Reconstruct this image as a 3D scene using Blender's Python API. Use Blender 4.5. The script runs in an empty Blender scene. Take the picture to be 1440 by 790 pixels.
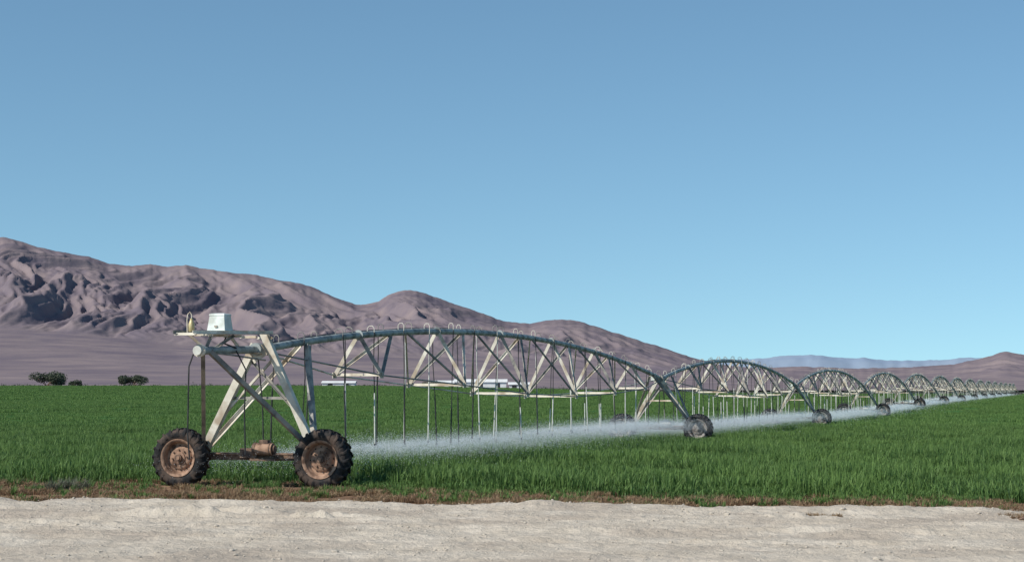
import bpy, math, random
import numpy as np
from mathutils import Vector, noise, Matrix
random.seed(7); rng=np.random.default_rng(7)
F=2500.0; HOR=547.0; CAMH=2.1
TH=math.radians(17.27)
LX,LY=math.sin(TH),math.cos(TH)      # pipeline direction
T1=(-5.48,38.2); SP=40.0
def world2local(x,y):
    dx,dy=x-T1[0],y-T1[1]
    return dx*LX+dy*LY, dx*LY-dy*LX
def sm(a,b,x):
    u=min(1,max(0,(x-a)/(b-a))); return u*u*(3-2*u)
DIPY=[0,44,76,115,153,191,229,1e6]; DIPZ=[0,0,-.2,-.4,-.35,-.1,0,0]
def dip(y): return float(np.interp(y,DIPY,DIPZ))
def G(x,y):
    if y<44: return 0.0
    if y<200: return dip(y)
    return dip(y)+3.1*sm(200,720,y)*(1-sm(-0.10,0.17,x/y))
scene=bpy.context.scene
col=scene.collection
# ---------------------------------------------------------------- materials
def newmat(name):
    m=bpy.data.materials.new(name); m.use_nodes=True
    nt=m.node_tree; b=nt.nodes['Principled BSDF']
    return m,nt,b
def noisemat(name,c1,c2,scale=5,rough=0.8,metal=0.0,bump=0.0,bscale=None,c3=None,s3=1.0,coord='Object',spec=0.3,detail=6,lo=.35,hi=.65,stretch=None):
    m,nt,b=newmat(name); N=nt.nodes; K=nt.links
    tc=N.new('ShaderNodeTexCoord'); src=tc.outputs[coord]
    if stretch:
        mp=N.new('ShaderNodeMapping'); mp.inputs['Scale'].default_value=stretch; K.new(src,mp.inputs[0]); src=mp.outputs[0]
    n=N.new('ShaderNodeTexNoise'); n.inputs['Scale'].default_value=scale; n.inputs['Detail'].default_value=detail; K.new(src,n.inputs['Vector'])
    r=N.new('ShaderNodeValToRGB'); K.new(n.outputs['Fac'],r.inputs[0])
    r.color_ramp.elements[0].position=lo; r.color_ramp.elements[1].position=hi
    r.color_ramp.elements[0].color=(*c1,1); r.color_ramp.elements[1].color=(*c2,1)
    out=r.outputs[0]
    if c3:
        n3=N.new('ShaderNodeTexNoise'); n3.inputs['Scale'].default_value=s3; n3.inputs['Detail'].default_value=5; K.new(src,n3.inputs['Vector'])
        mr=N.new('ShaderNodeMapRange'); mr.inputs[1].default_value=.48; mr.inputs[2].default_value=.62; K.new(n3.outputs['Fac'],mr.inputs[0])
        mx=N.new('ShaderNodeMix'); mx.data_type='RGBA'; K.new(mr.outputs[0],mx.inputs[0]); K.new(out,mx.inputs[6]); mx.inputs[7].default_value=(*c3,1); out=mx.outputs[2]
    K.new(out,b.inputs['Base Color'])
    b.inputs['Roughness'].default_value=rough; b.inputs['Metallic'].default_value=metal
    b.inputs['Specular IOR Level'].default_value=spec
    if bump:
        nb=N.new('ShaderNodeTexNoise'); nb.inputs['Scale'].default_value=bscale or scale*3; nb.inputs['Detail'].default_value=8; nb.inputs['Roughness'].default_value=.65; K.new(src,nb.inputs['Vector'])
        bp=N.new('ShaderNodeBump'); bp.inputs['Strength'].default_value=1.0; bp.inputs['Distance'].default_value=bump
        K.new(nb.outputs['Fac'],bp.inputs['Height']); K.new(bp.outputs[0],b.inputs['Normal'])
    return m
M_sand=noisemat('sand',(.47,.405,.325),(.58,.51,.42),scale=1.1,rough=.95,bump=.07,bscale=6,c3=(.43,.365,.295),s3=.45,spec=.1,detail=10)
M_stone=noisemat('stone',(.36,.31,.25),(.54,.48,.40),scale=8,rough=.9)
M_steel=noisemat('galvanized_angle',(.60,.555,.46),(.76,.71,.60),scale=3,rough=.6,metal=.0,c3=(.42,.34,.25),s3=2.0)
M_steeld=noisemat('dark_steel',(.14,.135,.13),(.32,.31,.28),scale=4,rough=.6,metal=.0,c3=(.40,.36,.30),s3=2)  # darker, blotched steel tone used on some members
M_pipe=noisemat('galvanized_pipe',(.24,.27,.27),(.42,.45,.43),scale=2.0,rough=.5,metal=.0,c3=(.13,.14,.13),s3=3.2)
M_mud=noisemat('muddy_steel',(.14,.085,.06),(.28,.19,.13),scale=9,rough=.85,bump=.01,c3=(.09,.06,.05),s3=6)
M_rim=noisemat('rusty_rim',(.28,.165,.11),(.42,.27,.185),scale=7,rough=.8,bump=.006,c3=(.13,.075,.05),s3=5)
M_rimg=noisemat('grey_rim',(.20,.185,.17),(.36,.33,.30),scale=7,rough=.7,c3=(.12,.09,.07),s3=5)
M_tyre=noisemat('tyre_rubber',(.010,.010,.011),(.028,.026,.026),scale=8,rough=.8,c3=(.075,.052,.04),s3=4,bump=.006)
M_tyreb=noisemat('wet_tyre_rubber',(.008,.008,.009),(.022,.022,.023),scale=8,rough=.55)
M_hose=noisemat('black_hose',(.02,.022,.022),(.05,.05,.05),scale=5,rough=.5)
M_drop=noisemat('grey_drop_tube',(.50,.50,.45),(.68,.68,.62),scale=5,rough=.6)
M_white=noisemat('white_plastic',(.62,.68,.64),(.76,.80,.76),scale=4,rough=.5,c3=(.52,.55,.5),s3=3)
M_brass=noisemat('brass',(.42,.34,.16),(.58,.48,.26),scale=9,rough=.45,metal=.3)
M_shed=noisemat('white_shed_paint',(.62,.62,.60),(.76,.76,.74),scale=.3,rough=.7)
M_sheddk=noisemat('shed_opening',(.03,.03,.035),(.06,.06,.06),scale=1,rough=.6)

def leafmat(name,dark,light,hue2,wscale=.25,transl=.25):
    m,nt,b=newmat(name); N=nt.nodes; K=nt.links
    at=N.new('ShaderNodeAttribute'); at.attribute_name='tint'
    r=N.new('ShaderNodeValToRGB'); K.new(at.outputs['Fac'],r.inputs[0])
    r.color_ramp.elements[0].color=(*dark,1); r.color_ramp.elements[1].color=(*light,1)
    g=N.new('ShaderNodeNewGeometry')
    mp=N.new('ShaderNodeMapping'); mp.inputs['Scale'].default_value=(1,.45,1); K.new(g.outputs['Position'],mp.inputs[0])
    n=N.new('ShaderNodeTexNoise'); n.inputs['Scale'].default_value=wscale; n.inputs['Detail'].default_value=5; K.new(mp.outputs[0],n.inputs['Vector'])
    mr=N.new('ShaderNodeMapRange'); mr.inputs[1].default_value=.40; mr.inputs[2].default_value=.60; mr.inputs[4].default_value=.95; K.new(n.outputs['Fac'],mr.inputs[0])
    mx=N.new('ShaderNodeMix'); mx.data_type='RGBA'; K.new(mr.outputs[0],mx.inputs[0]); K.new(r.outputs[0],mx.inputs[6])
    m2=N.new('ShaderNodeMix'); m2.data_type='RGBA'; m2.inputs[0].default_value=.55; K.new(r.outputs[0],m2.inputs[6]); m2.inputs[7].default_value=(*hue2,1)
    K.new(m2.outputs[2],mx.inputs[7])
    K.new(mx.outputs[2],b.inputs['Base Color']); b.inputs['Roughness'].default_value=.55; b.inputs['Specular IOR Level'].default_value=.2
    t=N.new('ShaderNodeBsdfTranslucent'); K.new(mx.outputs[2],t.inputs[0])
    ms=N.new('ShaderNodeMixShader'); ms.inputs[0].default_value=transl; K.new(b.outputs[0],ms.inputs[1]); K.new(t.outputs[0],ms.inputs[2])
    K.new(ms.outputs[0],N['Material Output'].inputs[0])
    return m
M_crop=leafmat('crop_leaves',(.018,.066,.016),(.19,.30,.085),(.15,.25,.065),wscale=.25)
M_dry=leafmat('dry_grass',(.20,.12,.07),(.50,.38,.22),(.26,.15,.09),wscale=.9)
M_shrub=leafmat('shrub_leaves',(.05,.065,.045),(.12,.14,.09),(.08,.09,.06),wscale=.4)
M_weed=leafmat('grey_weed',(.10,.11,.08),(.24,.24,.17),(.16,.16,.11),wscale=2)

# ---------------------------------------------------------------- mesh builder
class MB:
    def __init__(s): s.v=[]; s.f=[]; s.m=[]; s.mats=[]
    def mi(s,mat):
        if mat not in s.mats: s.mats.append(mat)
        return s.mats.index(mat)
    def add(s,vs,fs,mat):
        o=len(s.v); k=s.mi(mat); s.v+= [tuple(a) for a in vs]
        for f in fs: s.f.append(tuple(i+o for i in f)); s.m.append(k)
    def beam(s,p,q,w,h,mat,up=(0,0,1)):
        p=Vector(p);q=Vector(q);d=(q-p).normalized(); u=Vector(up)
        if abs(d.dot(u))>.97: u=Vector((1,0,0))
        a=d.cross(u).normalized(); b=a.cross(d).normalized(); a*=w/2; b*=h/2
        vs=[p-a-b,p+a-b,p+a+b,p-a+b,q-a-b,q+a-b,q+a+b,q-a+b]
        s.add(vs,[(3,2,1,0),(4,5,6,7),(0,1,5,4),(1,2,6,5),(2,3,7,6),(3,0,4,7)],mat)
    def angle(s,p,q,w,mat,up=(0,0,1),th=.012):
        p=Vector(p);q=Vector(q);d=(q-p).normalized(); u=Vector(up)
        if abs(d.dot(u))>.97: u=Vector((1,0,0))
        a=d.cross(u).normalized(); b=a.cross(d).normalized()
        prof=[(0,0),(w,0),(w,th),(th,th),(th,w),(0,w)]
        vs=[p+a*(x-w/3)+b*(y-w/3) for x,y in prof]+[q+a*(x-w/3)+b*(y-w/3) for x,y in prof]
        fs=[(i,(i+1)%6,(i+1)%6+6,i+6) for i in range(6)]+[(0,1,2,3),(0,3,4,5),(6,9,8,7),(6,11,10,9)]
        s.add(vs,fs,mat)
    def tube(s,pts,r,mat,n=8,cap=True):
        pts=[Vector(p) for p in pts]; vs=[]; fs=[]
        rr=r if isinstance(r,(list,tuple)) else [r]*len(pts)
        ref=None
        for i,p in enumerate(pts):
            d=(pts[min(i+1,len(pts)-1)]-pts[max(i-1,0)]).normalized()
            if ref is None:
                ref=Vector((0,0,1)) if abs(d.z)<.9 else Vector((1,0,0))
            a=d.cross(ref).normalized(); b=a.cross(d).normalized(); ref=b
            for k in range(n):
                t=2*math.pi*k/n; vs.append(p+(a*math.cos(t)+b*math.sin(t))*rr[i])
        for i in range(len(pts)-1):
            for k in range(n):
                fs.append((i*n+k,i*n+(k+1)%n,(i+1)*n+(k+1)%n,(i+1)*n+k))
        if cap:
            fs.append(tuple(range(n))[::-1]); fs.append(tuple((len(pts)-1)*n+k for k in range(n)))
        s.add(vs,fs,mat)
    def lathe(s,prof,mat,n=40,c=(0,0,0)): # around x axis
        vs=[];fs=[]
        for (x,r) in prof:
            for k in range(n):
                t=2*math.pi*k/n; vs.append((c[0]+x,c[1]+r*math.cos(t),c[2]+r*math.sin(t)))
        for i in range(len(prof)-1):
            for k in range(n): fs.append((i*n+k,i*n+(k+1)%n,(i+1)*n+(k+1)%n,(i+1)*n+k))
        s.add(vs,fs,mat)
    def mesh(s,name,smooth=False):
        me=bpy.data.meshes.new(name); me.from_pydata(s.v,[],s.f)
        for m in s.mats: me.materials.append(m)
        me.polygons.foreach_set('material_index',s.m)
        if smooth:
            me.shade_smooth()
            try: me.set_sharp_from_angle(angle=math.radians(40))
            except Exception: pass
        me.update(); return me
def obj(name,me,parent=None,loc=(0,0,0),rotz=0):
    o=bpy.data.objects.new(name,me); col.objects.link(o); o.location=loc; o.rotation_euler=(0,0,rotz)
    if parent: o.parent=parent
    return o
def grid_mesh(name,P,mat,smooth=True):
    nr,nc,_=P.shape; me=bpy.data.meshes.new(name)
    i=np.arange(nr*nc).reshape(nr,nc)
    q=np.stack([i[:-1,:-1],i[:-1,1:],i[1:,1:],i[1:,:-1]],-1).reshape(-1,4)
    me.from_pydata(P.reshape(-1,3).tolist(),[],q.tolist()); me.materials.append(mat)
    if smooth: me.shade_smooth()
    me.update(); return me

# ---------------------------------------------------------------- ground
def geo(a,b,n): return list(a*(b/a)**(np.arange(1,n+1)/n))
ys=list(np.arange(-200,100,10.))+list(np.arange(100,1500,30.))+[1500]+geo(1500,30000,20)
xp=list(np.arange(0,600,25.))+[600]+geo(600,30000,20)
xs=[-a for a in xp[::-1]][:-1]+xp
P=np.array([[(x,y,G(x,y)) for x in xs] for y in ys])
m,nt,b=newmat('ground_soil'); N=nt.nodes;K=nt.links
g=N.new('ShaderNodeNewGeometry'); sp=N.new('ShaderNodeSeparateXYZ'); K.new(g.outputs['Position'],sp.inputs[0])
def nz(scale,det=6,st=None):
    n=N.new('ShaderNodeTexNoise'); n.inputs['Scale'].default_value=scale; n.inputs['Detail'].default_value=det
    if st:
        mp=N.new('ShaderNodeMapping'); mp.inputs['Scale'].default_value=st; K.new(g.outputs['Position'],mp.inputs[0]); K.new(mp.outputs[0],n.inputs['Vector'])
    else: K.new(g.outputs['Position'],n.inputs['Vector'])
    return n.outputs['Fac']
def ramp(f,c1,c2,lo=.35,hi=.65):
    r=N.new('ShaderNodeValToRGB'); K.new(f,r.inputs[0]); r.color_ramp.elements[0].position=lo; r.color_ramp.elements[1].position=hi
    r.color_ramp.elements[0].color=(*c1,1); r.color_ramp.elements[1].color=(*c2,1); return r.outputs[0]
near=ramp(nz(1.7,8),(.12,.07,.042),(.30,.19,.12))
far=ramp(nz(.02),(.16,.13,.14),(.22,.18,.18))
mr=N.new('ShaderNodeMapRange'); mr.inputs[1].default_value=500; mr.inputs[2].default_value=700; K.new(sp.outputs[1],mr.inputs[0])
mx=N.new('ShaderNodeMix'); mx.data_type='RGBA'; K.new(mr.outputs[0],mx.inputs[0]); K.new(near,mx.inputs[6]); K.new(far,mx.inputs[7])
K.new(mx.outputs[2],b.inputs['Base Color']); b.inputs['Roughness'].default_value=.95; b.inputs['Specular IOR Level'].default_value=.1
bp=N.new('ShaderNodeBump'); bp.inputs['Distance'].default_value=.12; K.new(nz(5,8),bp.inputs['Height']); K.new(bp.outputs[0],b.inputs['Normal'])
obj('ground',grid_mesh('ground',P,m))

# road
def yedge(x): return 31.95-.16*x+.45*noise.noise(Vector((x*.5,3,0)))+.25*noise.noise(Vector((x*2.1,8,0)))+.12*noise.noise(Vector((x*6,2,0)))
xr=[-a for a in geo(9.5,90,30)[::-1]]+list(np.arange(-9.5,9.5,.065))+geo(9.5,90,30)
vr=np.concatenate([np.linspace(-1,.55,14,endpoint=False),np.linspace(.55,1,270)])
HOL=[(-5.4,28.6,.9,.16,.20),(-4.7,29.15,.7,.14,.17),(-3.2,28.3,.35,.12,.2),(-2.9,28.55,.6,.1,.15),(-3.9,29.4,.8,.12,.08),(4.7,29.4,1.2,.16,.10),(1,26,1.5,.15,.07),(6.5,27.2,1.0,.12,.08),(-8,26,1.2,.16,.08),(3.0,24.3,.8,.12,.07),(-1,24.5,1.4,.14,.06)]
def roadz(x,y,e):
    q=y+.16*x
    z=.06+.040*noise.fractal(Vector((x*.3,q*.9,1)),1,2,4)+.032*noise.fractal(Vector((x*.9,y*2.4,5)),.8,2,5)+.018*noise.fractal(Vector((x*4.5,y*6,2)),.8,2,3)
    rut=noise.noise(Vector((x*.10,q*1.1,9)))
    z-=.07*max(0,rut-.12)
    rip=noise.noise(Vector((x*.25,q*.5,30)))
    z+=.03*max(0,rip)*math.sin(q*9+3*noise.noise(Vector((x*.6,q*.6,1))))
    for c in (24.2,26.1,28.0):   # vehicle tracks running along the road
        w=q-c-.35*noise.noise(Vector((x*.08,c,0)))
        z+=-.045*math.exp(-(w/.16)**2)+.028*math.exp(-((abs(w)-.3)/.1)**2)
    z+=.07*math.exp(-((e-y-.7)/.45)**2)*(.6+1.2*noise.noise(Vector((x*1.1,4,4))))
    for (cx,cq,lx,ly,d) in HOL:
        if abs(x-cx)<3*lx and abs(q-cq)<1.2:
            k=math.exp(-((x-cx)/lx)**2); w=q-cq+.1*noise.noise(Vector((x*3,2,7)))
            z+=k*d*(-math.exp(-(w/ly)**2)*.5+.6*math.exp(-((w+.25)/ly)**2)*(1+noise.noise(Vector((x*4,q*4,3)))))
    return max(z,.004)
P=np.zeros((len(vr),len(xr),3))
for j,x in enumerate(xr):
    e=yedge(x)
    for i,v in enumerate(vr):
        y=v*e; P[i,j]=(x,y,roadz(x,y,e) if i<len(vr)-1 else -.01)
obj('dirt_road',grid_mesh('dirt_road',P,M_sand))

# ---------------------------------------------------------------- grass patches
def blades(name,size,n,h0,h1,w,mat,lean=.35,segs=2,clump=0):
    vs=[];fs=[];ti=[]
    if clump: cs=rng.uniform(-size/2,size/2,(clump,2))
    for i in range(n):
        if clump:
            c=cs[i%clump]+rng.normal(0,.05*size,2); x,y=c
        else: x,y=rng.uniform(-size/2,size/2,2)
        a=rng.uniform(0,2*math.pi); h=rng.uniform(h0,h1); ln=abs(rng.normal(0,lean))*h+.05*h
        dx,dy=math.cos(a),math.sin(a); px,py=-dy,dx; b=rng.uniform(-1,1)
        px,py=px+b*dx*.8,py+b*dy*.8
        o=len(vs); ww=w*rng.uniform(.6,1.2)/2
        vs+= [(x-px*ww,y-py*ww,-.02),(x+px*ww,y+py*ww,-.02),
              (x+dx*ln*.4-px*ww*.9,y+dy*ln*.4-py*ww*.9,h*.6),(x+dx*ln*.4+px*ww*.9,y+dy*ln*.4+py*ww*.9,h*.6),
              (x+dx*ln,y+dy*ln,h*(1-.25*min(1,ln/h)))]
        fs+= [(o,o+1,o+3,o+2),(o+2,o+3,o+4)]
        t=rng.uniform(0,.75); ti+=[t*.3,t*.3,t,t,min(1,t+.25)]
    me=bpy.data.meshes.new(name); me.from_pydata(vs,[],fs); me.materials.append(mat)
    at=me.attributes.new('tint','FLOAT','POINT'); at.data.foreach_set('value',ti); me.update(); return me
def collection(name,meshes):
    c=bpy.data.collections.new(name)
    for i,me in enumerate(meshes):
        o=bpy.data.objects.new(f'{name}_{i:02d}',me); c.objects.link(o)
    return c
def scatter(name,pts,rots,scls,idx,coll):
    me=bpy.data.meshes.new(name); me.from_pydata([tuple(p) for p in pts],[],[])
    a=me.attributes.new('rot','FLOAT_VECTOR','POINT'); a.data.foreach_set('vector',np.array(rots,dtype=np.float32).ravel())
    a=me.attributes.new('scl','FLOAT_VECTOR','POINT'); a.data.foreach_set('vector',np.array(scls,dtype=np.float32).ravel())
    a=me.attributes.new('idx','INT','POINT'); a.data.foreach_set('value',np.array(idx,dtype=np.int32))
    o=obj(name,me)
    t=bpy.data.node_groups.new(name,'GeometryNodeTree')
    t.interface.new_socket(name='Geometry',in_out='INPUT',socket_type='NodeSocketGeometry')
    t.interface.new_socket(name='Geometry',in_out='OUTPUT',socket_type='NodeSocketGeometry')
    NN=t.nodes;L=t.links
    gi=NN.new('NodeGroupInput');go=NN.new('NodeGroupOutput')
    ci=NN.new('GeometryNodeCollectionInfo'); ci.inputs['Collection'].default_value=coll; ci.inputs['Separate Children'].default_value=True; ci.inputs['Reset Children'].default_value=True
    ip=NN.new('GeometryNodeInstanceOnPoints'); ip.inputs['Pick Instance'].default_value=True
    def na(nm,ty):
        k=NN.new('GeometryNodeInputNamedAttribute'); k.data_type=ty; k.inputs['Name'].default_value=nm; return k.outputs['Attribute']
    L.new(gi.outputs[0],ip.inputs['Points']); L.new(ci.outputs[0],ip.inputs['Instance'])
    L.new(na('idx','INT'),ip.inputs['Instance Index']); L.new(na('rot','FLOAT_VECTOR'),ip.inputs['Rotation']); L.new(na('scl','FLOAT_VECTOR'),ip.inputs['Scale'])
    L.new(ip.outputs[0],go.inputs[0])
    md=o.modifiers.new('scatter','NODES'); md.node_group=t
    return o
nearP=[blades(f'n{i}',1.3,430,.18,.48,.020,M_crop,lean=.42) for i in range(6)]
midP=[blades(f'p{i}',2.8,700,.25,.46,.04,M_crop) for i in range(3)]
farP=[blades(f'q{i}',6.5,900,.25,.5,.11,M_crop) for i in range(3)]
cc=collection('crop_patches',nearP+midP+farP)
def tedge(s):
    pts=[(-60,.3),(-7,.1),(-3.3,.0),(-2.4,.5),(2.2,.6),(2.9,-.7),(4.5,-1.15),(10,-1.6),(16,-1.0),(80,-1.0)]
    for (a,ta),(b2,tb) in zip(pts,pts[1:]):
        if a<=s<=b2:
            return ta+(tb-ta)*(s-a)/(b2-a)+.65*noise.noise(Vector((s*.6,1,0)))+.5*noise.noise(Vector((s*2,5,0)))
    return 0
pts=[];rots=[];scl=[];idx=[]
def addp(x,y,k,hs=1,ws=1):
    pts.append((x,y,G(x,y))); rots.append((0,0,random.uniform(0,6.283))); scl.append((ws,ws,hs)); idx.append(k)
def field(y0,y1,step,k0,k1,edge):
    y=y0
    while y<y1:
        w=.36*y+5; x=-w
        while x<w:
            xx=x+random.uniform(-.4,.4)*step; yy=y+random.uniform(-.4,.4)*step
            x+=step
            if edge:
                t,s=world2local(xx,yy); te=tedge(s)+.55
                if t<te: continue
                bad=False
                for n in range(0,3):
                    for ws in (-1.65,1.65):
                        if abs(t-n*SP+.2)<.75 and abs(s-ws)<1.0: bad=True
                if bad: continue
                fade=sm(0,1.6,t-te)
            else: fade=1
            hn=.90+.50*noise.fractal(Vector((xx*.35,yy*.15,0)),1,2,4)
            addp(xx,yy,random.randint(k0,k1),hn*(.6+.4*fade)*random.uniform(.75,1.22))
        y+=step
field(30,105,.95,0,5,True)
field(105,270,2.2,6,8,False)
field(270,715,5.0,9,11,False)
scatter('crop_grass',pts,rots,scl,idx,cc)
fy=list(np.arange(102,300,12.))+list(np.arange(300,725,25.))+[722]
P=np.array([[(u*y*.42,y,G(u*y*.42,y)+.22+.03*math.sin(u*90+y)) for u in np.linspace(-1,1,80)] for y in fy])
M_can=noisemat('crop_canopy',(.035,.11,.03),(.08,.19,.05),scale=.6,rough=.9,bump=.3,bscale=3,spec=.05,coord='Object')
obj('crop_field',grid_mesh('crop_field',P,M_can))

# dry verge
dry=[blades(f'd{i}',.5,90,.03,.16,.012,M_dry,lean=.9,clump=4) for i in range(4)]
grn=[blades(f'e{i}',.5,60,.06,.24,.014,M_crop,lean=.6,clump=3) for i in range(2)]
cv=collection('verge_patches',dry+grn)
pts=[];rots=[];scl=[];idx=[]
for i in range(5200):
    x=random.uniform(-15,14); e=yedge(x)
    t0,s0=world2local(x,34); te=tedge(s0)
    yc=T1[1]+ (te+.6 - (x-T1[0])*LX)/LY*1.0
    if yc<e: yc=e+.4
    v=random.random()
    y=e-.35+(yc-e+1.0)*v
    nn=noise.noise(Vector((x*.8,y*.9,3)))
    if nn<-.08+random.uniform(-.1,.1): continue
    tt,ss=world2local(x,y)
    if any(abs(tt+.2)<.5 and abs(ss-w)<.7 for w in (-1.65,1.65)): continue
    green=random.random()< .10+.45*v*v
    addp(x,y,random.randint(4,5) if green else random.randint(0,3),random.uniform(.4,1.1))
n0=len(pts)
for (x,y) in ((4.9,28.9),(5.1,28.8),(8.0,28.6),(8.4,28.3),(8.9,28.2),(8.2,28.9),(7.5,24)):
    for k in range(3): addp(x+random.uniform(-.15,.15),y+random.uniform(-.1,.1),random.randint(0,3),random.uniform(.35,.7))
for i in range(n0,len(pts)): pts[i]=(pts[i][0],pts[i][1],.05); scl[i]=(.5,.5,scl[i][2])
scatter('dry_verge_grass',pts,rots,scl,idx,cv)

def pebble(i):
    me=bpy.data.meshes.new(f'peb{i}'); import bmesh
    bm=bmesh.new(); bmesh.ops.create_icosphere(bm,subdivisions=2,radius=1)
    for v in bm.verts:
        v.co*=1+.35*noise.noise(v.co*1.3+Vector((i*7,0,0))); v.co.z*=.6
    bm.to_mesh(me); bm.free(); me.materials.append(M_stone); return me
cp=collection('pebbles',[pebble(i) for i in range(3)])
pts=[];rots=[];scl=[];idx=[]
for i in range(8000):
    x=random.uniform(-11,11); e=yedge(x); y=random.uniform(19,e+.2)
    if noise.noise(Vector((x*.5,y*.8,20)))<random.uniform(-.4,.3): continue
    r=.007+.022*random.random()**3 + (.03 if random.random()<.006 else 0)
    pts.append((x,y,roadz(x,y,e)+r*.1)); rots.append((0,0,random.uniform(0,6))); scl.append((r,r,r)); idx.append(random.randint(0,2))
scatter('gravel',pts,rots,scl,idx,cp)

def tuft(name,x,y,w,h,n,mat):
    me=blades(name,w,n,h*.4,h,.012,mat,lean=.6,clump=6); return obj(name,me,loc=(x,y,0))
tuft('grey_weed',-9.1,36.6,.7,.36,420,M_weed)
tuft('grey_weed',-9.6,36.9,.5,.25,200,M_weed)
tuft('dry_weed',8.15,28.2,.5,.16,140,M_dry)
tw=MB()
for k in range(14):
    a=random.uniform(-1.2,1.2); p=Vector((0,0,0.03)); pl=[p]
    for j in range(4):
        p=p+Vector((math.cos(a)*.1,math.sin(a)*.05,random.uniform(.0,.05))); a+=random.uniform(-.5,.5); pl.append(p)
    tw.tube(pl,.006,M_mud,n=5)
obj('dead_twig',tw.mesh('dead_twig'),loc=(7.9,27.9,.05),rotz=-.4)

# ---------------------------------------------------------------- irrigator
root=bpy.data.objects.new('center_pivot_irrigation_machine',None); col.objects.link(root)
root.location=(T1[0],T1[1],0); root.rotation_euler=(0,0,math.pi/2-TH)
V=lambda t,s,z:(t,-s,z)
Z1=2.74
def mkzp(z0,z1,ar):
    def f(t):
        if t<0: return 2.95+.03*t
        u=t/SP; u2=u**.95
        return z0+(z1-z0)*u+ar*4*u2*(1-u2)
    return f
zp=mkzp(2.93,Z1,1.03)
ST=[SP/7*k for k in range(1,7)]
DEP=[.98,1.48,1.82,1.85,1.52,.95]; HW=[.62,.82,.9,.9,.82,.62]
def make_span(seed,zp):
    R=random.Random(seed); b=MB()
    n=42; b.tube([V(SP*i/n,0,zp(SP*i/n)) for i in range(n+1)],.084,M_pipe,n=14)
    feet={}
    for k,(t,d,h) in enumerate(zip(ST,DEP,HW)):
        z=zp(t)
        b.tube([V(t-.02,0,z),V(t+.02,0,z)],.13,M_pipe,n=14)
        for sd in (-1,1):
            f=V(t,sd*h,z-d); feet[k,sd]=f
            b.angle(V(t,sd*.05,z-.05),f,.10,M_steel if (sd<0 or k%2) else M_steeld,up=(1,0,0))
            b.beam(V(t-.12,sd*h,z-d),V(t+.12,sd*h,z-d),.02,.14,M_steel)
        b.angle(feet[k,-1],feet[k,1],.075,M_steel)
    for sd in (-1,1):
        ch=[V(.5,sd*.1,zp(.5)-.1)]+[feet[k,sd] for k in range(6)]+[V(SP-.5,sd*.1,zp(SP-.5)-.1)]
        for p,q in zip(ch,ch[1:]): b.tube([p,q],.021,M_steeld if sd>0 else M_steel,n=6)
        for k in range(6):
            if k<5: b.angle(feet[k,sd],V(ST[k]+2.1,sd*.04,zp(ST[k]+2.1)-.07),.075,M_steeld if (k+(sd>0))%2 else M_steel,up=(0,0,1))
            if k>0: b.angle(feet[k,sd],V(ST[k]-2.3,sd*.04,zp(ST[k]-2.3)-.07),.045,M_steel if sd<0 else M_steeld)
    b.tube([V(SP*i/n,-.07,zp(SP*i/n)+.085+.008*math.sin(i*2.1)) for i in range(n+1)],.016,M_hose,n=5)
    i=0; t=1.1; noz=[]
    while t<SP-.6:
        sd=1 if i%2 else -1; z=zp(t); o=.15+R.uniform(-.04,.05); hh=R.uniform(.18,.25)
        arc=[V(t,0,z+.07),V(t,0,z+hh-.05),V(t,sd*o*.3,z+hh),V(t,sd*o*.75,z+hh),V(t,sd*o,z+hh-.06),V(t,sd*o,z+.02)]
        b.tube(arc,.011,M_steel if R.random()<.4 else M_steeld,n=6,cap=False)
        sw=R.uniform(-.12,.14); tl=R.uniform(-.08,.08); ze=.76+R.uniform(-.08,.08)
        mid=ze+R.choice([.75,.95,1.25,1.5,1.7,1.3])
        A=Vector(V(t,sd*o,z+.05)); E=Vector(V(t+tl,sd*o+sw,ze)); Mi=A.lerp(E,min(.9,max(.1,(A.z-mid)/(A.z-ze))))
        b.tube([A,A.lerp(Mi,.5)+Vector((R.uniform(-.03,.03),R.uniform(-.03,.03),0)),Mi],.013,M_hose if R.random()<.75 else M_drop,n=5,cap=False)
        b.tube([Mi,E],.020,M_drop if R.random()<.65 else M_hose,n=6)
        b.tube([E,E-Vector((0,0,.06))],[.03,.03],M_hose,n=8)
        b.tube([E-Vector((0,0,.09)),E-Vector((0,0,.10))],.045,M_hose,n=10)
        noz.append((t+tl,sd*o+sw,ze-.09)); t+=1.02+R.uniform(-.08,.08); i+=1
    return b.mesh(f'span{seed}',smooth=True),noz
zo=mkzp(Z1,Z1,1.12)
spans=[make_span(1,zp),make_span(2,zo),make_span(3,zo)]
NS=15
def tz(n): return dip(T1[1]+n*SP*LY)
def si(n): return 0 if n==0 else 1+n%2
for n in range(NS):
    o=obj(f'span_{n+1}',spans[si(n)][0],root,loc=(n*SP,0,tz(n))); o.rotation_euler=(0,-math.atan((tz(n+1)-tz(n))/SP),0)
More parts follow.
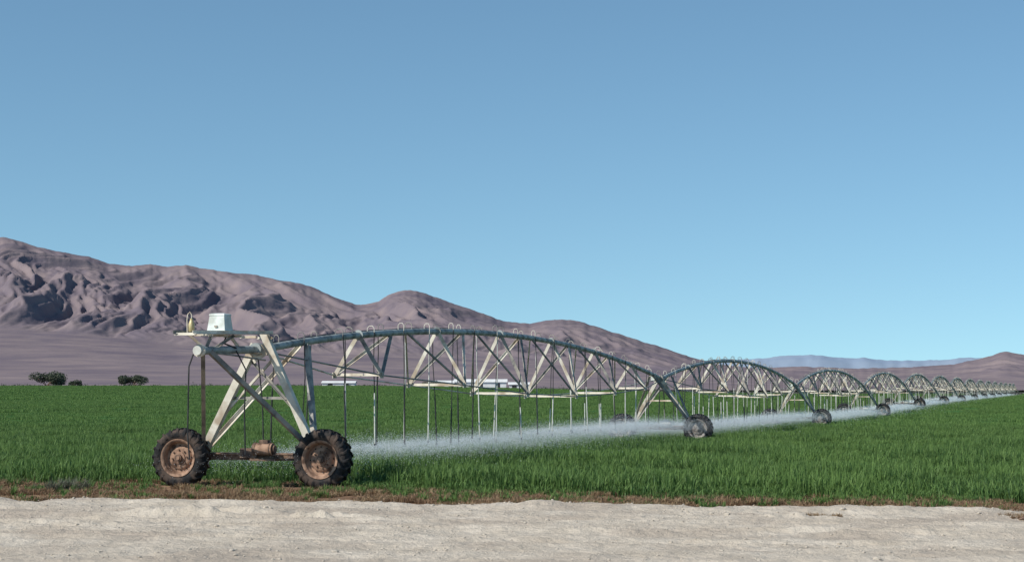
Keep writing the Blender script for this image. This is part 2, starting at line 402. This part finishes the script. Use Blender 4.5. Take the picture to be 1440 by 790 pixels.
def make_wheel(M_tyre,M_rim,M_mud):
    b=MB()
    b.lathe([(-.13,.36),(-.165,.40),(-.19,.45),(-.2,.51),(-.185,.565),(-.15,.595),(-.08,.605),(.08,.605),(.15,.595),(.185,.565),(.2,.51),(.19,.45),(.165,.40),(.13,.36)],M_tyre,n=56)
    nl=21
    for k in range(nl):
        for sd in (-1,1):
            a0=2*math.pi*(k+(.5 if sd>0 else 0))/nl
            prof=[(0.0,.6,.64,0),(.09,.6,.642,.10),(.165,.585,.628,.17),(.2,.53,.575,.2),(.205,.47,.50,.215)]
            vs=[];fs=[]
            for (x,r0,r1,da) in prof:
                for (r,dw) in ((r0,-.052),(r0,.052),(r1,.036),(r1,-.036)):
                    a=a0+da+dw/1.0*(.6/r)*.9; vs.append((sd*x,r*math.cos(a),r*math.sin(a)))
            for i in range(len(prof)-1):
                for j in range(4): 
                    q=(i*4+j,i*4+(j+1)%4,(i+1)*4+(j+1)%4,(i+1)*4+j); fs.append(q if sd>0 else q[::-1])
            fs.append((0,1,2,3)); e=4*(len(prof)-1); fs.append((e,e+1,e+2,e+3))
            b.add(vs,fs,M_tyre)
    b.lathe([(-.15,.345),(-.185,.375),(-.19,.405),(-.175,.41),(-.17,.375),(-.13,.355),(-.10,.325),(-.04,.315),(-.035,.27),(-.055,.255),(-.085,.21),(-.085,.135),(-.11,.125),(-.115,.0)],M_rim,n=48)
    b.lathe([(.17,.41),(.19,.40),(.1,.32),(.0,.32),(-.0,.0)],M_rim,n=48)
    for k in range(8):
        a=2*math.pi*k/8+.2; c=(-.085,.172*math.cos(a),.172*math.sin(a))
        b.tube([c,(c[0]-.035,c[1],c[2])],.02,M_mud,n=6)
    for k in range(12):
        a=2*math.pi*k/12; c=(-.045,.262*math.cos(a),.262*math.sin(a)); b.tube([c,(c[0]-.012,c[1],c[2])],.017,M_tyre,n=8)
    b.tube([(-.11,0,0),(-.17,0,0)],.075,M_mud,n=14); b.tube([(-.17,0,0),(-.19,0,0)],.045,M_rim,n=10)
    b.tube([(0,0,0),(.28,0,0)],.06,M_mud,n=12)
    return b.mesh('wheel',smooth=True)
WH=make_wheel(M_tyre,M_rim,M_mud); WH2=make_wheel(M_tyreb,M_rimg,M_rimg); WB=1.65
def make_tower(end=False):
    b=MB()
    b.beam(V(.16,-WB-.15,.66),V(.16,WB+.15,.66),.13,.16,M_mud)
    b.tube([V(-.02,-WB+.3,.72),V(-.02,WB-.3,.72)],.025,M_mud,n=8)
    for sd in (-1,1):
        b.tube([V(.0,sd*WB,.64),V(.30,sd*WB,.64)],.17,M_mud,n=16)
        b.beam(V(.12,sd*(WB-.38),.68),V(.12,sd*(WB-.05),.68),.28,.24,M_mud)
    mm=M_mud if end else M_drop
    b.tube([V(.0,.02,.82),V(.0,.40,.82)],.135,M_rim if end else mm,n=16)
    b.tube([V(.0,.40,.82),V(.0,.45,.82)],.09,mm,n=14)
    b.tube([V(.0,-.04,.82),V(.0,.02,.82)],.145,mm,n=16)
    b.tube([V(.0,.34,.82),V(.0,.36,.82)],.145,mm,n=16)
    b.beam(V(.0,.10,.98),V(.0,.30,.98),.14,.08,mm); b.beam(V(.05,-.35,.74),V(.05,.0,.74),.22,.2,M_mud)
    b.beam(V(.05,-.1,.6),V(.05,.5,.6),.3,.05,M_mud)
    BL=V(.12,-1.28,.74); BR=V(.12,1.33,.74)
    if end:
        b.angle(BL,V(.0,-.02,3.05),.16,M_steel,up=(1,0,0)); b.angle(BR,V(.0,.17,3.32),.15,M_steel,up=(1,0,0))
        b.angle(BL,V(-2.35,-.06,2.86),.085,M_steeld); b.angle(BR,V(-2.3,.04,2.86),.095,M_steeld)
        b.angle(BL,V(2.4,-.06,3.1),.09,M_steel); b.angle(BR,V(2.4,.12,3.1),.11,M_steeld,up=(1,0,0))
        b.angle(V(.12,-.63,1.9),V(.12,.74,1.9),.06,M_steeld)
        b.angle(V(.06,-.2,2.75),V(.1,.95,1.55),.06,M_steeld); b.angle(V(.1,.35,2.75),V(.1,-.95,1.4),.05,M_steel)
        b.beam(V(-.25,0,2.87),V(.25,0,2.87),.3,.03,M_steel); b.beam(V(.0,-.12,2.75),V(.0,.25,3.0),.02,.25,M_steel)
    else:
        zt=Z1+.07
        b.angle(BL,V(-.2,-.02,zt),.14,M_steel,up=(1,0,0)); b.angle(BR,V(-.2,.02,zt),.14,M_steel,up=(1,0,0))
        for tt in (-1.8,1.8):
            b.angle(BL,V(tt,-.08,zt+.05),.1,M_steel if tt<0 else M_steeld); b.angle(BR,V(tt,.08,zt+.05),.1,M_steeld)
        b.angle(V(-.05,-.66,1.8),V(-.05,.68,1.8),.06,M_steel)
        b.beam(V(-.6,-.28,zt),V(-.6,-.1,zt),.25,.34,M_white)
        b.tube([V(-.25,0,Z1+.01),V(.3,0,Z1+.01)],.15,M_steeld,n=12)
    for sd in (-1,1): b.beam(V(.12,sd*1.3-.12,.76),V(.12,sd*1.3+.12,.76),.3,.03,M_mud)
    b.tube([V(.05,.15,.95),V(.05,.12,1.8),V(-.05,.06,2.75)],.016,M_hose,n=6)
    return b.mesh('tower_end' if end else 'tower',smooth=True)
TE=make_tower(True); TW=make_tower(False)
obj('end_tower',TE,root)
for n in range(NS+1):
    if n: obj(f'tower_{n}',TW,root,loc=(n*SP,0,tz(n)))
    for sd in (-1,1):
        o=obj(f'wheel_{n}_{"a" if sd<0 else "b"}',WH2 if n else WH,root,loc=V(n*SP-.22,sd*WB,.63+tz(n))); o.rotation_euler=(random.uniform(0,6),0,0)
b=MB()
b.tube([V(-2.62,0,zp(-2.62)),V(-1,0,zp(-1)),V(0.02,0,2.94)],.084,M_pipe,n=16)
b.tube([V(-2.68,0,zp(-2.6)),V(-2.62,0,zp(-2.6))],.13,M_steel,n=18); b.tube([V(-2.76,0,zp(-2.6)),V(-2.68,0,zp(-2.6))],.095,M_drop,n=16)
b.tube([V(-.1,0,2.95),V(.1,0,2.95)],.14,M_pipe,n=16)
zr=3.24
for s0,s1 in ((-.42,.02),(.02,.32)):
    b.angle(V(-2.95,s0,zr-.02),V(.15,s1,zr+.06),.075,M_steeld if s0<0 else M_steel)
for t in (-2.9,-2.35,-1.75,-1.2,-.6,.05):
    b.angle(V(t,-.42+.14*(t+2.9),zr-.05),V(t,.05+.1*(t+2.9),zr-.05),.055,M_steel)
b.beam(V(-2.0,-.17,zr+.005),V(-1.1,-.1,zr+.02),.5,.02,M_steel)
b.angle(V(-2.4,0,2.9),V(-2.6,-.3,zr-.03),.05,M_steel); b.angle(V(-2.4,0,2.9),V(-2.2,.05,zr-.03),.05,M_steeld)
b.angle(V(-.9,0,2.98),V(-1.1,-.1,zr-.03),.05,M_steel); b.angle(V(-2.0,0,2.92),V(-1.3,.1,zr-.03),.05,M_steeld)
b.tube([V(-2.6,-.02,2.86),V(-1.3,.1,2.8),V(0,.2,2.72)],.02,M_steeld,n=6)
b.tube([V(-2.72,-.1,2.8),V(-2.75,-.18,2.55),V(-2.72,-.2,2.0),V(-2.7,-.22,1.2),V(-2.68,-.18,.7)],.017,M_hose,n=6)
b.tube([V(-1.2,.1,2.9),V(-1.25,.35,2.5),V(-1.2,.3,1.6),V(-1.2,.33,.75)],.015,M_hose,n=6)
b.tube([V(-1.45,.0,3.2),V(-1.5,-.05,3.05),V(-1.2,.1,2.95)],.02,M_hose,n=6)
obj('overhang_platform',b.mesh('overhang',smooth=True),root)
b=MB(); cx,cy,cz=-1.55,-.10,zr+.03
def ring(w,d,z): return [V(cx-d,cy-w,z),V(cx+d,cy-w,z),V(cx+d,cy+w,z),V(cx-d,cy+w,z)]
rs=[(.205,.19,cz),(.215,.20,cz+.03),(.2,.19,cz+.04),(.165,.155,cz+.34),(.175,.165,cz+.345),(.17,.16,cz+.375),(.13,.12,cz+.39)]
vs=[];fs=[]
for r in rs: vs+=ring(*r)
for i in range(len(rs)-1):
    for j in range(4): fs.append((i*4+j,i*4+(j+1)%4,(i+1)*4+(j+1)%4,(i+1)*4+j))
e=4*(len(rs)-1); fs+=[(3,2,1,0),(e,e+1,e+2,e+3)]
b.add(vs,fs,M_white)
b.beam(V(cx-.20,cy-.03,cz+.12),V(cx-.20,cy+.03,cz+.12),.02,.04,M_steeld)
b.beam(V(cx-.19,cy-.12,cz-.0),V(cx-.19,cy+.12,cz-.0),.05,.03,M_steel)
obj('control_box',b.mesh('control_box'),root)
b=MB(); x0,y0=-2.62,-.20
b.lathe([(0,.0),(0,.05),(.02,.06),(.16,.06),(.2,.045),(.24,.03),(.27,.028),(.27,0)],M_brass,n=16)
b.v=[(x0+v[1],-y0+v[2],zr+.01+v[0]) for v in b.v]
b.tube([V(x0,y0-.09,zr),V(x0,y0-.10,zr+.25),V(x0,y0-.085,zr+.36),V(x0,y0-.04,zr+.41),V(x0,y0+.0,zr+.36),V(x0,y0+.0,zr+.27)],.013,M_steel,n=6)
obj('end_sprinkler',b.mesh('end_sprinkler',smooth=True),root)

# ---------------------------------------------------------------- spray : droplets thrown from every nozzle
jm,nt,bb=newmat('water_droplets'); N=nt.nodes;K=nt.links
bb.inputs['Base Color'].default_value=(.92,.95,.97,1); bb.inputs['Roughness'].default_value=.4
tr=N.new('ShaderNodeBsdfTranslucent'); tr.inputs[0].default_value=(.92,.95,.97,1)
ms=N.new('ShaderNodeMixShader'); ms.inputs[0].default_value=.5; K.new(bb.outputs[0],ms.inputs[1]); K.new(tr.outputs[0],ms.inputs[2]); K.new(ms.outputs[0],N['Material Output'].inputs[0])
spray=bpy.data.objects.new('water_spray',None); col.objects.link(spray)
spray.location=root.location; spray.rotation_euler=root.rotation_euler
def droplets(nozs,per,size,seed):
    r=np.random.default_rng(seed); nz_=np.array(nozs); M=len(nz_)
    st=r.uniform(.5,1.3,M)
    if seed==0: st*=np.interp(nz_[:,0],[0,10,40],[.7,.95,1.7])
    idx=np.repeat(np.arange(M),(per*st).astype(int)); n=len(idx)
    a=r.uniform(0,2*math.pi,n); L=r.uniform(1.1,2.9,n)
    u=r.random(n)**.7
    p=np.zeros((n,3))
    p[:,0]=nz_[idx,0]+np.cos(a)*L*u
    p[:,1]=-nz_[idx,1]+np.sin(a)*L*u+.5*u*u
    p[:,2]=nz_[idx,2]+.05*u-.32*u*u+r.normal(0,.03+.05*u,n)
    k=r.random(n)<.45
    p[k,2]+=np.abs(r.normal(0,.15,k.sum())); p[k,1]-=r.exponential(.7,k.sum())
    p[:,2]=np.maximum(p[:,2],.1)
    uu=r.normal(size=(n,3)); uu/=np.linalg.norm(uu,axis=1,keepdims=True)
    vv=np.cross(uu,r.normal(size=(n,3))); vv/=np.linalg.norm(vv,axis=1,keepdims=True)
    s=(size*r.uniform(.6,1.3,n))[:,None]
    vs=np.stack([p-uu*s,p+vv*s,p+uu*s,p-vv*s],1).reshape(-1,3)
    fs=np.arange(4*n).reshape(-1,4)
    me=bpy.data.meshes.new('droplets'); me.from_pydata(vs.tolist(),[],fs.tolist()); me.materials.append(jm); return me
for n in range(12):
    nz_=spans[si(n)][1]
    if n<3: me=droplets(nz_,[6600,5000,3200][n],[.0058,.008,.0115][n],n)
    elif n==3: me=farm=droplets(nz_,1700,.018,9)
    else: me=farm
    obj(f'droplets_{n+1}',me,spray,loc=(n*SP,0,tz(n)))

# ---------------------------------------------------------------- mountains
def interp(tab,x): return float(np.interp(x,[a for a,_ in tab],[c for _,c in tab]))
RID=[(-900,420),(-500,340),(-250,318),(-100,322),(0,333),(25,338),(50,347),(75,352),(100,357),(125,361),(150,370),(185,374),(210,371),(235,375),(260,372),(280,377),(300,379),(330,384),(350,385),(375,390),(400,395),(425,399),(440,404),(460,413),(470,418),(500,428),(520,427),(532,424),(545,415),(560,409),(570,408),(585,409),(600,413),(620,420),(640,428),(660,434),(680,441),(700,449),(720,453),(745,455),(770,450),(790,449),(805,450),(820,453),(840,460),(860,466),(900,479),(930,488),(950,495),(975,503),(1010,512),(1060,517),(1130,515),(1200,518),(1280,516),(1340,512),(1375,505),(1398,498),(1415,494),(1430,497),(1470,503),(1600,512),(2200,500)]
FAN=[(-900,490),(-100,462),(0,462),(100,470),(250,484),(400,494),(550,500),(700,506),(850,515),(980,524),(1060,531),(1400,533),(2200,533)]
pxs=np.arange(-700,2000,2.5)
r0,r1,r2,r3=1150.,4300.,6900.,9000.
rows=[('f',u) for u in np.linspace(0,1,26,endpoint=False)]+[('m',v) for v in np.linspace(0,1,160)]+[('b',w) for w in np.linspace(.1,1,8)]
P=np.zeros((len(rows),len(pxs),3))
for j,px in enumerate(pxs):
    eH=(HOR-interp(RID,px)+1.1*noise.fractal(Vector((px*.06,0,0)),.8,2,4))/F; eF=(HOR-interp(FAN,px))/F
    dx=(px-720)/F
    e0=(HOR-548.5)/F+ (3.2/F)*(1-sm(500,1100,px))
    for i,(k,u) in enumerate(rows):
        if k=='f':
            r=r0+(r1-r0)*u; z=r*(e0+(eF-e0)*u**.85)+CAMH
            x=dx*r; z+=u*7*noise.fractal(Vector((x*.0016,r*.0006,4)),1,2,4)
        elif k=='m':
            r=r1+(r2-r1)*u; x=dx*r
            zb=CAMH+ r1*eF+(r2*eH-r1*eF)*(u**1.05)
            Hh=max(0,(eH-eF)*r2)
            wx=x+130*noise.fractal(Vector((x*.0012,r*.0014,1)),1,2,3)+.16*(r-r1)
            q=Vector((wx*.0046,r*.00040,2))
            rg=0;am=1;fr=1;tot=0
            for o in range(6):
                nv=1-abs(noise.noise(Vector((q.x*fr,q.y*fr*1.15,o*7.3))))*2.3
                rg+=am*nv; tot+=am; am*=.55; fr*=1.95
            rg/=tot
            shp=math.sin(math.pi*min(1,u**.85))**.75 if 0<u<1 else 0
            z=zb+min(Hh,420)*.34*shp*(rg-.55)
            z+=(1-u)**8*7*noise.fractal(Vector((x*.0016,r*.0006,4)),1,2,4)
            lim=CAMH+r*eH; kk=22*(1-u)+.4
            dd=(z-lim)/kk
            z=lim-kk*(math.log1p(math.exp(-dd)) if dd>-30 else -dd)
        else:
            r=r2+(r3-r2)*u; x=dx*r; z=CAMH+r2*eH*(1-u)
        P[i,j]=(dx*r,r,z)
m,nt,b=newmat('hazed_mountain_rock'); N=nt.nodes;K=nt.links  # rock tones with bluish aerial haze mixed into the base colour
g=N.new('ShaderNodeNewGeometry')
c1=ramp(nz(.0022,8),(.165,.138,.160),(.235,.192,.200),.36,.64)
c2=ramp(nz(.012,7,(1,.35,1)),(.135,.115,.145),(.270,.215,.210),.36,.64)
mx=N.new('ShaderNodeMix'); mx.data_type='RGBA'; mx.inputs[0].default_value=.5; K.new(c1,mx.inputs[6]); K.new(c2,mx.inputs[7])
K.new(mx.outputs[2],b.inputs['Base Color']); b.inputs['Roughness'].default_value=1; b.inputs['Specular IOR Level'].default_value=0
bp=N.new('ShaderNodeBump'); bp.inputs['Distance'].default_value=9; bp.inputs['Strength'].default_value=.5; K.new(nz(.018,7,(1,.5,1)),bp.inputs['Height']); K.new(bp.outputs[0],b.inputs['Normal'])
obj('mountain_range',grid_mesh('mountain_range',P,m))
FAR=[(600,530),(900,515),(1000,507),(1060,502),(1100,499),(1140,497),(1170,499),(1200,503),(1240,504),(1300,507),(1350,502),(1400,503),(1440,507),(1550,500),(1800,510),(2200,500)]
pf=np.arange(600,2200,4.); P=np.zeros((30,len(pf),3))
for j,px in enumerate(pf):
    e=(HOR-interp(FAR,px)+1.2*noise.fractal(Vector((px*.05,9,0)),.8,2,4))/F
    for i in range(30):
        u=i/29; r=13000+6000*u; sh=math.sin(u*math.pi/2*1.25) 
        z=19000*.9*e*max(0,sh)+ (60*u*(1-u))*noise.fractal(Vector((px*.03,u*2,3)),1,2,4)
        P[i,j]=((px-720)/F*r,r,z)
M_far=noisemat('hazy_rock',(.25,.32,.42),(.28,.345,.43),scale=.0008,rough=1,spec=0)  # pale blue distance haze painted into the hill colour
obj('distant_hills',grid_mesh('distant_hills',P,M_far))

# ---------------------------------------------------------------- shrubs, sheds
def shrub(name,x,y,w,h,n,fs_=.28):
    zb=G(x,y); b=MB()
    R=random.Random(int(abs(x*13))+7)
    cl=[(R.uniform(-.42,.42)*w,R.uniform(-.3,.3)*w,h*R.uniform(.35,.8),R.uniform(.16,.27)*w) for _ in range(11)]
    for k in range(7):
        c=cl[k]; b.tube([(R.uniform(-.05,.05)*w,0,0),(c[0]*.4,c[1]*.4,c[2]*.45),(c[0],c[1],c[2])],[.22,.13,.05],M_mud,n=6)
    for i in range(n):
        c=R.choice(cl); d=Vector((R.gauss(0,1),R.gauss(0,1),R.gauss(0,1))).normalized()*c[3]*R.uniform(.5,1.1)
        p=Vector((c[0],c[1],c[2]))+Vector((d.x,d.y,d.z*.8*h/w*1.6)); p.z=max(p.z,.15)
        u=Vector((R.gauss(0,1),R.gauss(0,1),R.gauss(0,1))).normalized()*fs_; v=u.orthogonal().normalized()*fs_*.6
        b.add([p-u,p+v,p+u,p-v],[(0,1,2,3)],M_shrub); 
    me=b.mesh(name); at=me.attributes.new('tint','FLOAT','POINT'); at.data.foreach_set('value',[random.random() for _ in b.v])
    return obj(name,me,loc=(x,y,zb))
def px2(px,y): return (px-720)/F*y
shrub('desert_tree',px2(67,740),740,12.5,5.8,2600,.4)
shrub('desert_tree',px2(187,745),745,10,5.0,1900,.4)
shrub('desert_tree',px2(107,750),750,5,2.8,600,.35)
shrub('desert_tree',px2(603,735),735,7,2.6,700,.35)
b=MB(); R=random.Random(5)
for i in range(1100):
    y=R.uniform(728,1120); px=R.uniform(-150,1600); x=px2(px,y); z=G(x,y); h=R.uniform(.5,1.6)*(1.0 if px<700 else .9); w=h*R.uniform(1,2.2)
    for k in range(26):
        d=Vector((R.gauss(0,.45)*w,R.gauss(0,.45)*w,abs(R.gauss(0,.42))*h)); p=Vector((x,y,z))+d
        u=Vector((R.gauss(0,1),R.gauss(0,1),R.gauss(0,1))).normalized()*.3; v=u.orthogonal().normalized()*.22
        b.add([p-u,p+v,p+u,p-v],[(0,1,2,3)],M_shrub)
me=b.mesh('scrub'); at=me.attributes.new('tint','FLOAT','POINT'); at.data.foreach_set('value',[random.random() for _ in b.v])
obj('distant_scrub',me)
def shed(px0,px1,y,h):
    e=bpy.data.objects.new('white_shed',None); col.objects.link(e)
    x0,x1=px2(px0,y),px2(px1,y); xm=(x0+x1)/2; L=(x1-x0); z=G(xm,y); e.location=(xm,y,z)
    w=MB(); D=9
    w.beam((-L/2,0,h*.35),(L/2,0,h*.35),D,h*.7,M_shed); obj('walls',w.mesh('walls'),e)
    r=MB(); hh=h*.7+.01
    pr=[(-D/2-.5,hh-.1),(0,h),(D/2+.5,hh-.1),(D/2+.5,hh),(0,h+.12),(-D/2-.5,hh)]
    vs=[(-L/2-.5,a,c) for a,c in pr]+[(L/2+.5,a,c) for a,c in pr]
    r.add(vs,[(i,(i+1)%6,(i+1)%6+6,i+6) for i in range(6)]+[(0,1,4,5),(1,2,3,4),(6,7,10,11),(7,8,9,10)],M_shed)
    obj('roof',r.mesh('roof'),e)
    dd=MB(); n=max(2,int(L/6))
    for i in range(n):
        xx=-L/2+L*(i+.5)/n; dd.beam((xx-1,-D/2-.03,h*.33),(xx+1,-D/2-.03,h*.33),.06,h*.5,M_sheddk)
    obj('doors',dd.mesh('doors'),e)
shed(640,712,760,3.9); shed(613,642,790,3.2); shed(455,500,800,2.6); shed(716,745,780,3.0)

# ---------------------------------------------------------------- light, sky, camera
sd=Vector((-.82,-.50,0)).normalized(); EL=math.radians(40)
sund=Vector((sd.x*math.cos(EL),sd.y*math.cos(EL),math.sin(EL)))
l=bpy.data.lights.new('sun','SUN'); l.energy=4.7; l.angle=math.radians(.5); l.color=(1,.95,.87)
lo=bpy.data.objects.new('sun',l); col.objects.link(lo); lo.rotation_euler=sund.to_track_quat('Z','Y').to_euler(); lo.location=(-20,-10,30)
w=bpy.data.worlds.new('World'); scene.world=w; w.use_nodes=True; nt=w.node_tree
sk=nt.nodes.new('ShaderNodeTexSky'); sk.sky_type='NISHITA'; sk.sun_disc=False; sk.sun_elevation=EL; sk.sun_rotation=math.atan2(sd.x,sd.y)
sk.altitude=1000; sk.air_density=1.0; sk.dust_density=.4; sk.ozone_density=2.0
tc=nt.nodes.new('ShaderNodeTexCoord'); mp=nt.nodes.new('ShaderNodeMapping'); mp.inputs['Location'].default_value=(0,0,.085)
nt.links.new(tc.outputs['Generated'],mp.inputs[0]); 
nrm=nt.nodes.new('ShaderNodeVectorMath'); nrm.operation='NORMALIZE'; nt.links.new(mp.outputs[0],nrm.inputs[0]); nt.links.new(nrm.outputs[0],sk.inputs[0])
mu=nt.nodes.new('ShaderNodeMix'); mu.data_type='RGBA'; mu.blend_type='MULTIPLY'; mu.inputs[0].default_value=1; nt.links.new(sk.outputs[0],mu.inputs[6]); mu.inputs[7].default_value=(.86,1.05,1.0,1)
bg=nt.nodes['Background']; nt.links.new(mu.outputs[2],bg.inputs[0]); bg.inputs[1].default_value=.128
cam=bpy.data.cameras.new('camera'); co=bpy.data.objects.new('camera',cam); col.objects.link(co); scene.camera=co
cam.sensor_width=36; cam.lens=36*F/1440; cam.clip_end=60000; cam.clip_start=.1
co.location=(0,0,CAMH); co.rotation_euler=(math.pi/2+math.atan((HOR-395)/F),0,0)
scene.view_settings.view_transform='Standard'; scene.view_settings.look='None'; scene.view_settings.exposure=0
